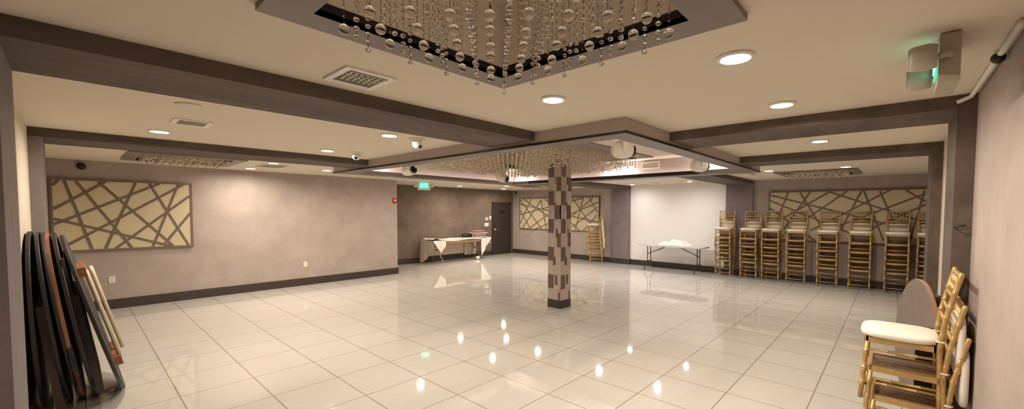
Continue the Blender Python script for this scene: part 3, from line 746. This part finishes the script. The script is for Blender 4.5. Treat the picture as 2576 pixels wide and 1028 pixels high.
# ------------------------------------------------------------------ fittings
def exit_sign(name, label, loc, rz, w=.32, h=.22, d=.055, dim=False):
    """face looks along local -Y; two lamp heads at the ends"""
    t = thing(name, label, 'exit sign', loc, rz, 'exit signs with emergency lamps')
    m = MB(); m.box((-w/2,-d/2,-h),(w/2,d/2,-.006)); m.build('housing', M['whitedim' if dim else 'white'], t)
    m = MB(); m.lathe([(.06,-.006),(.06,0),(0,0)], (0,0,0), 20); m.build('ceiling_plate', M['white'], t)
    m = MB(); m.box((-w/2+.055,-d/2-.004,-h+.055),(w/2-.055,-d/2,-.03)); p = m.build('lit_panel', M['exitdim' if dim else 'exit'], t)
    cu = bpy.data.curves.new('exit_letters', 'FONT'); cu.body = 'EXIT'; cu.size = .105; cu.align_x = 'CENTER'; cu.align_y = 'CENTER'; cu.extrude = .001
    to = bpy.data.objects.new('exit_letters', cu); COL.objects.link(to)
    me = bpy.data.meshes.new_from_object(to.evaluated_get(bpy.context.evaluated_depsgraph_get())); bpy.data.objects.remove(to)
    le = bpy.data.objects.new('exit_letters', me); COL.objects.link(le); le.parent = p; me.materials.append(M['exittext'])
    le.rotation_euler = (PI/2,0,0); le.location = (0,-d/2-.006,-h/2+.012)
    for s in (-1,1):
        m = MB(); m.tube([(s*w/2,0,-.10),(s*(w/2+.035),0,-.10)], .018, 10); m.tube([(s*(w/2+.03),0,-.10),(s*(w/2+.03),-.05,-.11)], .014, 10); arm = m.build('lamp_bracket', M['whitedim' if dim else 'white'], t)
        m = MB(); m.lathe([(.0,.03),(.05,.028),(.058,.0),(.055,-.05),(.048,-.065)], (s*(w/2+.045),-.07,-.11), 18, 0, 'y'); hd = m.build('lamp_head', M['whitedim' if dim else 'white'], t)
        m = MB(); m.lathe([(.046,0),(.046,-.004),(0,-.006)], (s*(w/2+.045),-.135,-.11), 18, 0, 'y'); m.build('reflector', M['plastic'], hd)
    return t
exit_sign('exit_sign', 'lit green exit sign hanging in front of the dark wall', (6.52,9.90,CZ), math.radians(-38), .34, .235)
exit_sign('exit_sign', 'exit sign with two lamp heads seen edge-on by the right wall', (2.74,-.165,CZ), PI, .30, .22, .07, True)
def dome(label, loc, ring, face):
    t = thing('dome_camera', label, 'camera', loc)
    m = MB(); m.lathe([(.0,0),(.085,0),(.085,-.012),(.06,-.02)], (0,0,0), 24); m.build('mount_ring', ring, t)
    m = MB(); m.lathe([(.058,-.015),(.056,-.06),(.045,-.09),(.02,-.105),(0,-.108)], (0,0,0), 20); m.build('body', M['white'], t)
    m = MB(); f = Vector(face).normalized(); m.sphere(tuple(f*.043+Vector((0,0,-.068))), .022, 12, 8); m.build('camera_lens', M['lens'], t)
dome('small white dome camera with black eye in the left ceiling bay', (2.62,5.62,CZ), M['white'], (-.7,-.9,-.35))
dome('white camera on a wide beige ring in the left ceiling bay', (2.57,4.03,CZ), M['offcloth'], (.3,-.9,-.5))
m = MB(); m.lathe([(.0,-.012),(.06,-.010),(.082,0)], (0,0,0), 28); o = m.build('ceiling_speaker', M['ceiling']); o.location = (.60,4.06,CZ); tag(o, 'flat round ceiling speaker disc behind the first left beam', 'speaker')
def mover(label, loc, rz, tilt):
    t = thing('stage_spotlight', label, 'stage light', loc, rz, 'white moving stage lights in the box'); t.scale = (1.12,1.12,1.0)
    m = MB(); m.box((-.11,-.09,.15),(.11,.09,.25)); m.lathe([(.07,.10),(.09,.12),(.09,.15)], (0,0,0), 20); m.build('base', M['white'], t)
    m = MB()
    for s in (-1,1): m.tube([(s*.04,0,.115),(s*.115,0,.10),(s*.135,0,.06),(s*.135,0,-.02)], [.03,.034,.034,.03], 12)
    m.build('yoke', M['white'], t)
    m = MB(); m.lathe([(0,.10),(.06,.10),(.095,.06),(.105,0),(.10,-.06),(.085,-.10),(.078,-.12)], (0,0,0), 24, 0, 'y'); hd = m.build('lamp_head', M['white'], t)
    m2 = MB(); m2.lathe([(.072,-.112),(.072,-.15),(.055,-.158),(0,-.16)], (0,0,0), 20, 0, 'y'); le = m2.build('front_lens', M['lens'], hd)
    hd.rotation_euler = (tilt,0,0)
    return t
mover('white moving stage light in the near corner of the hanging box', (4.62,2.62,2.47), math.radians(52), .05)
mover('white moving stage light at the right end of the hanging box', (7.05,2.52,2.47), math.radians(55), .05)
mover('white moving stage light at the left end of the hanging box', (4.30,7.08,2.47), math.radians(15), -.1)
mover('white moving stage light in the far corner of the hanging box', (6.62,6.88,2.47), math.radians(25), .35)
def plate(name, label, cat, c, size, nrm, mt, inner=None, group=None):
    """flat wall plate with a small inner piece"""
    t = thing(name, label, cat, c, 0, group); w, h, d = size
    m = MB()
    if nrm == 'y': m.box((-w/2,-d,-h/2),(w/2,0,h/2))
    else: m.box((-d,-w/2,-h/2),(0,w/2,h/2))
    m.build('cover', mt, t)
    for (nm, a, b, ww, hh, mm) in (inner or []):
        m = MB()
        if nrm == 'y': m.box((a-ww/2,-d-.004,b-hh/2),(a+ww/2,-d+.001,b+hh/2))
        else: m.box((-d-.004,a-ww/2,b-hh/2),(-d+.001,a+ww/2,b+hh/2))
        m.build(nm, mm, t)
    return t
sock = [('socket',0,.025,.035,.03,M['cream']),('socket',0,-.025,.035,.03,M['cream'])]
plate('power_outlet','white wall outlet low on the side wall near the folded tables','outlet',(.395,VL,.50),(.075,.115,.008),'y',M['white'],sock,'white wall outlets')
plate('power_outlet','white wall outlet low in the middle of the side wall','outlet',(3.435,VL,.475),(.075,.115,.008),'y',M['white'],sock,'white wall outlets')
plate('fire_alarm_switch','red fire alarm pull box at the end of the side wall','fire alarm',(5.64,VL,1.955),(.10,.13,.045),'y',M['red'],[('handle',0,.01,.07,.03,M['white'])])
plate('thermostat','small white thermostat by the dark door','thermostat',(10.32,VD,1.385),(.11,.11,.03),'y',M['white'],[('display',0,0,.045,.035,M['metal'])])
plate('light_switch','white light switch right beside the dark door frame','switch',(10.51,VD,1.43),(.08,.13,.012),'y',M['white'],[('toggle',0,0,.03,.06,M['cream'])])
plate('light_switch','wide white switch plate below the thermostat','switch',(10.32,VD,1.17),(.20,.13,.012),'y',M['white'],[('toggle',-.05,0,.03,.06,M['cream']),('toggle',.05,0,.03,.06,M['cream'])])
m = MB(); m.sphere((0,0,0), .055, 14, 8); o = m.build('wall_sensor', M['black']); o.location = (.10,VL-.03,2.40); tag(o, 'round black sensor above the panel on the side wall', 'sensor')
m = MB(); m.sphere((0,0,0), .05, 14, 8); o = m.build('wall_sensor', M['black']); o.location = (UB-.03,11.36,2.42); tag(o, 'round black sensor in the corner beside the dark door', 'sensor')
m = MB(); m.tube([(2.6,VR+.03,CZ-.02),(3.6,VR+.03,CZ-.02),(4.0,VR+.035,CZ-.025),(4.02,VR+.10,CZ-.05)], .014, 8); tag(m.build('cable_raceway', M['white']), 'white cable run along the top of the right wall', 'cable')
m = MB(); m.sphere((0,0,0), .028, 12, 8); o = m.build('wall_sensor', M['black']); o.location = (3.06,VR+.035,CZ-.035); tag(o, 'tiny black camera eye on the right wall cable run', 'camera')
m = MB(); m.tube([(R1[0]-.002,VR+.09,1.60),(R1[0]-.03,VR+.09,1.60),(R1[0]-.035,VR+.03,1.61)], .006, 8); tag(m.build('wall_hook', M['metal']), 'small dark hook on the near right pilaster', 'hook')
# ------------------------------------------------------------------ camera
fpx, pcx, pcy, yaw, pitch, roll, CAMZ = 1022.74, 1345.13, 572.80, .7233, -.0421, -.0033, 1.7
cyw, syw, cp, sp_ = math.cos(yaw), math.sin(yaw), math.cos(pitch), math.sin(pitch)
fwd = Vector((cyw*cp, syw*cp, sp_)); right = Vector((syw, -cyw, 0)); down = fwd.cross(right)
r2 = right*math.cos(roll)+down*math.sin(roll); d2 = down*math.cos(roll)-right*math.sin(roll)
cd = bpy.data.cameras.new('camera'); cam = bpy.data.objects.new('camera', cd); COL.objects.link(cam)
cam.matrix_world = Matrix(((r2.x,-d2.x,-fwd.x,0),(r2.y,-d2.y,-fwd.y,0),(r2.z,-d2.z,-fwd.z,CAMZ),(0,0,0,1)))
cd.sensor_width = 36; cd.lens = fpx*36/2576; cd.shift_x = (1288-pcx)/2576; cd.shift_y = (pcy-514)/2576; cd.clip_start = .02
sc.camera = cam
w = bpy.data.worlds.new('world'); sc.world = w; w.use_nodes = True
w.node_tree.nodes['Background'].inputs[0].default_value = (.9,.8,.7,1); w.node_tree.nodes['Background'].inputs[1].default_value = .02
vs_ = sc.view_settings; vs_.view_transform = 'Standard'; vs_.look = 'None'; vs_.gamma = 1; vs_.use_curve_mapping = False; vs_.exposure = 1.08
cy_ = sc.cycles; cy_.use_denoising = True; cy_.max_bounces = 10; cy_.diffuse_bounces = 5; cy_.glossy_bounces = 4; cy_.transmission_bounces = 10
cy_.caustics_reflective = False; cy_.caustics_refractive = True; cy_.sample_clamp_indirect = 4; cy_.use_light_tree = True
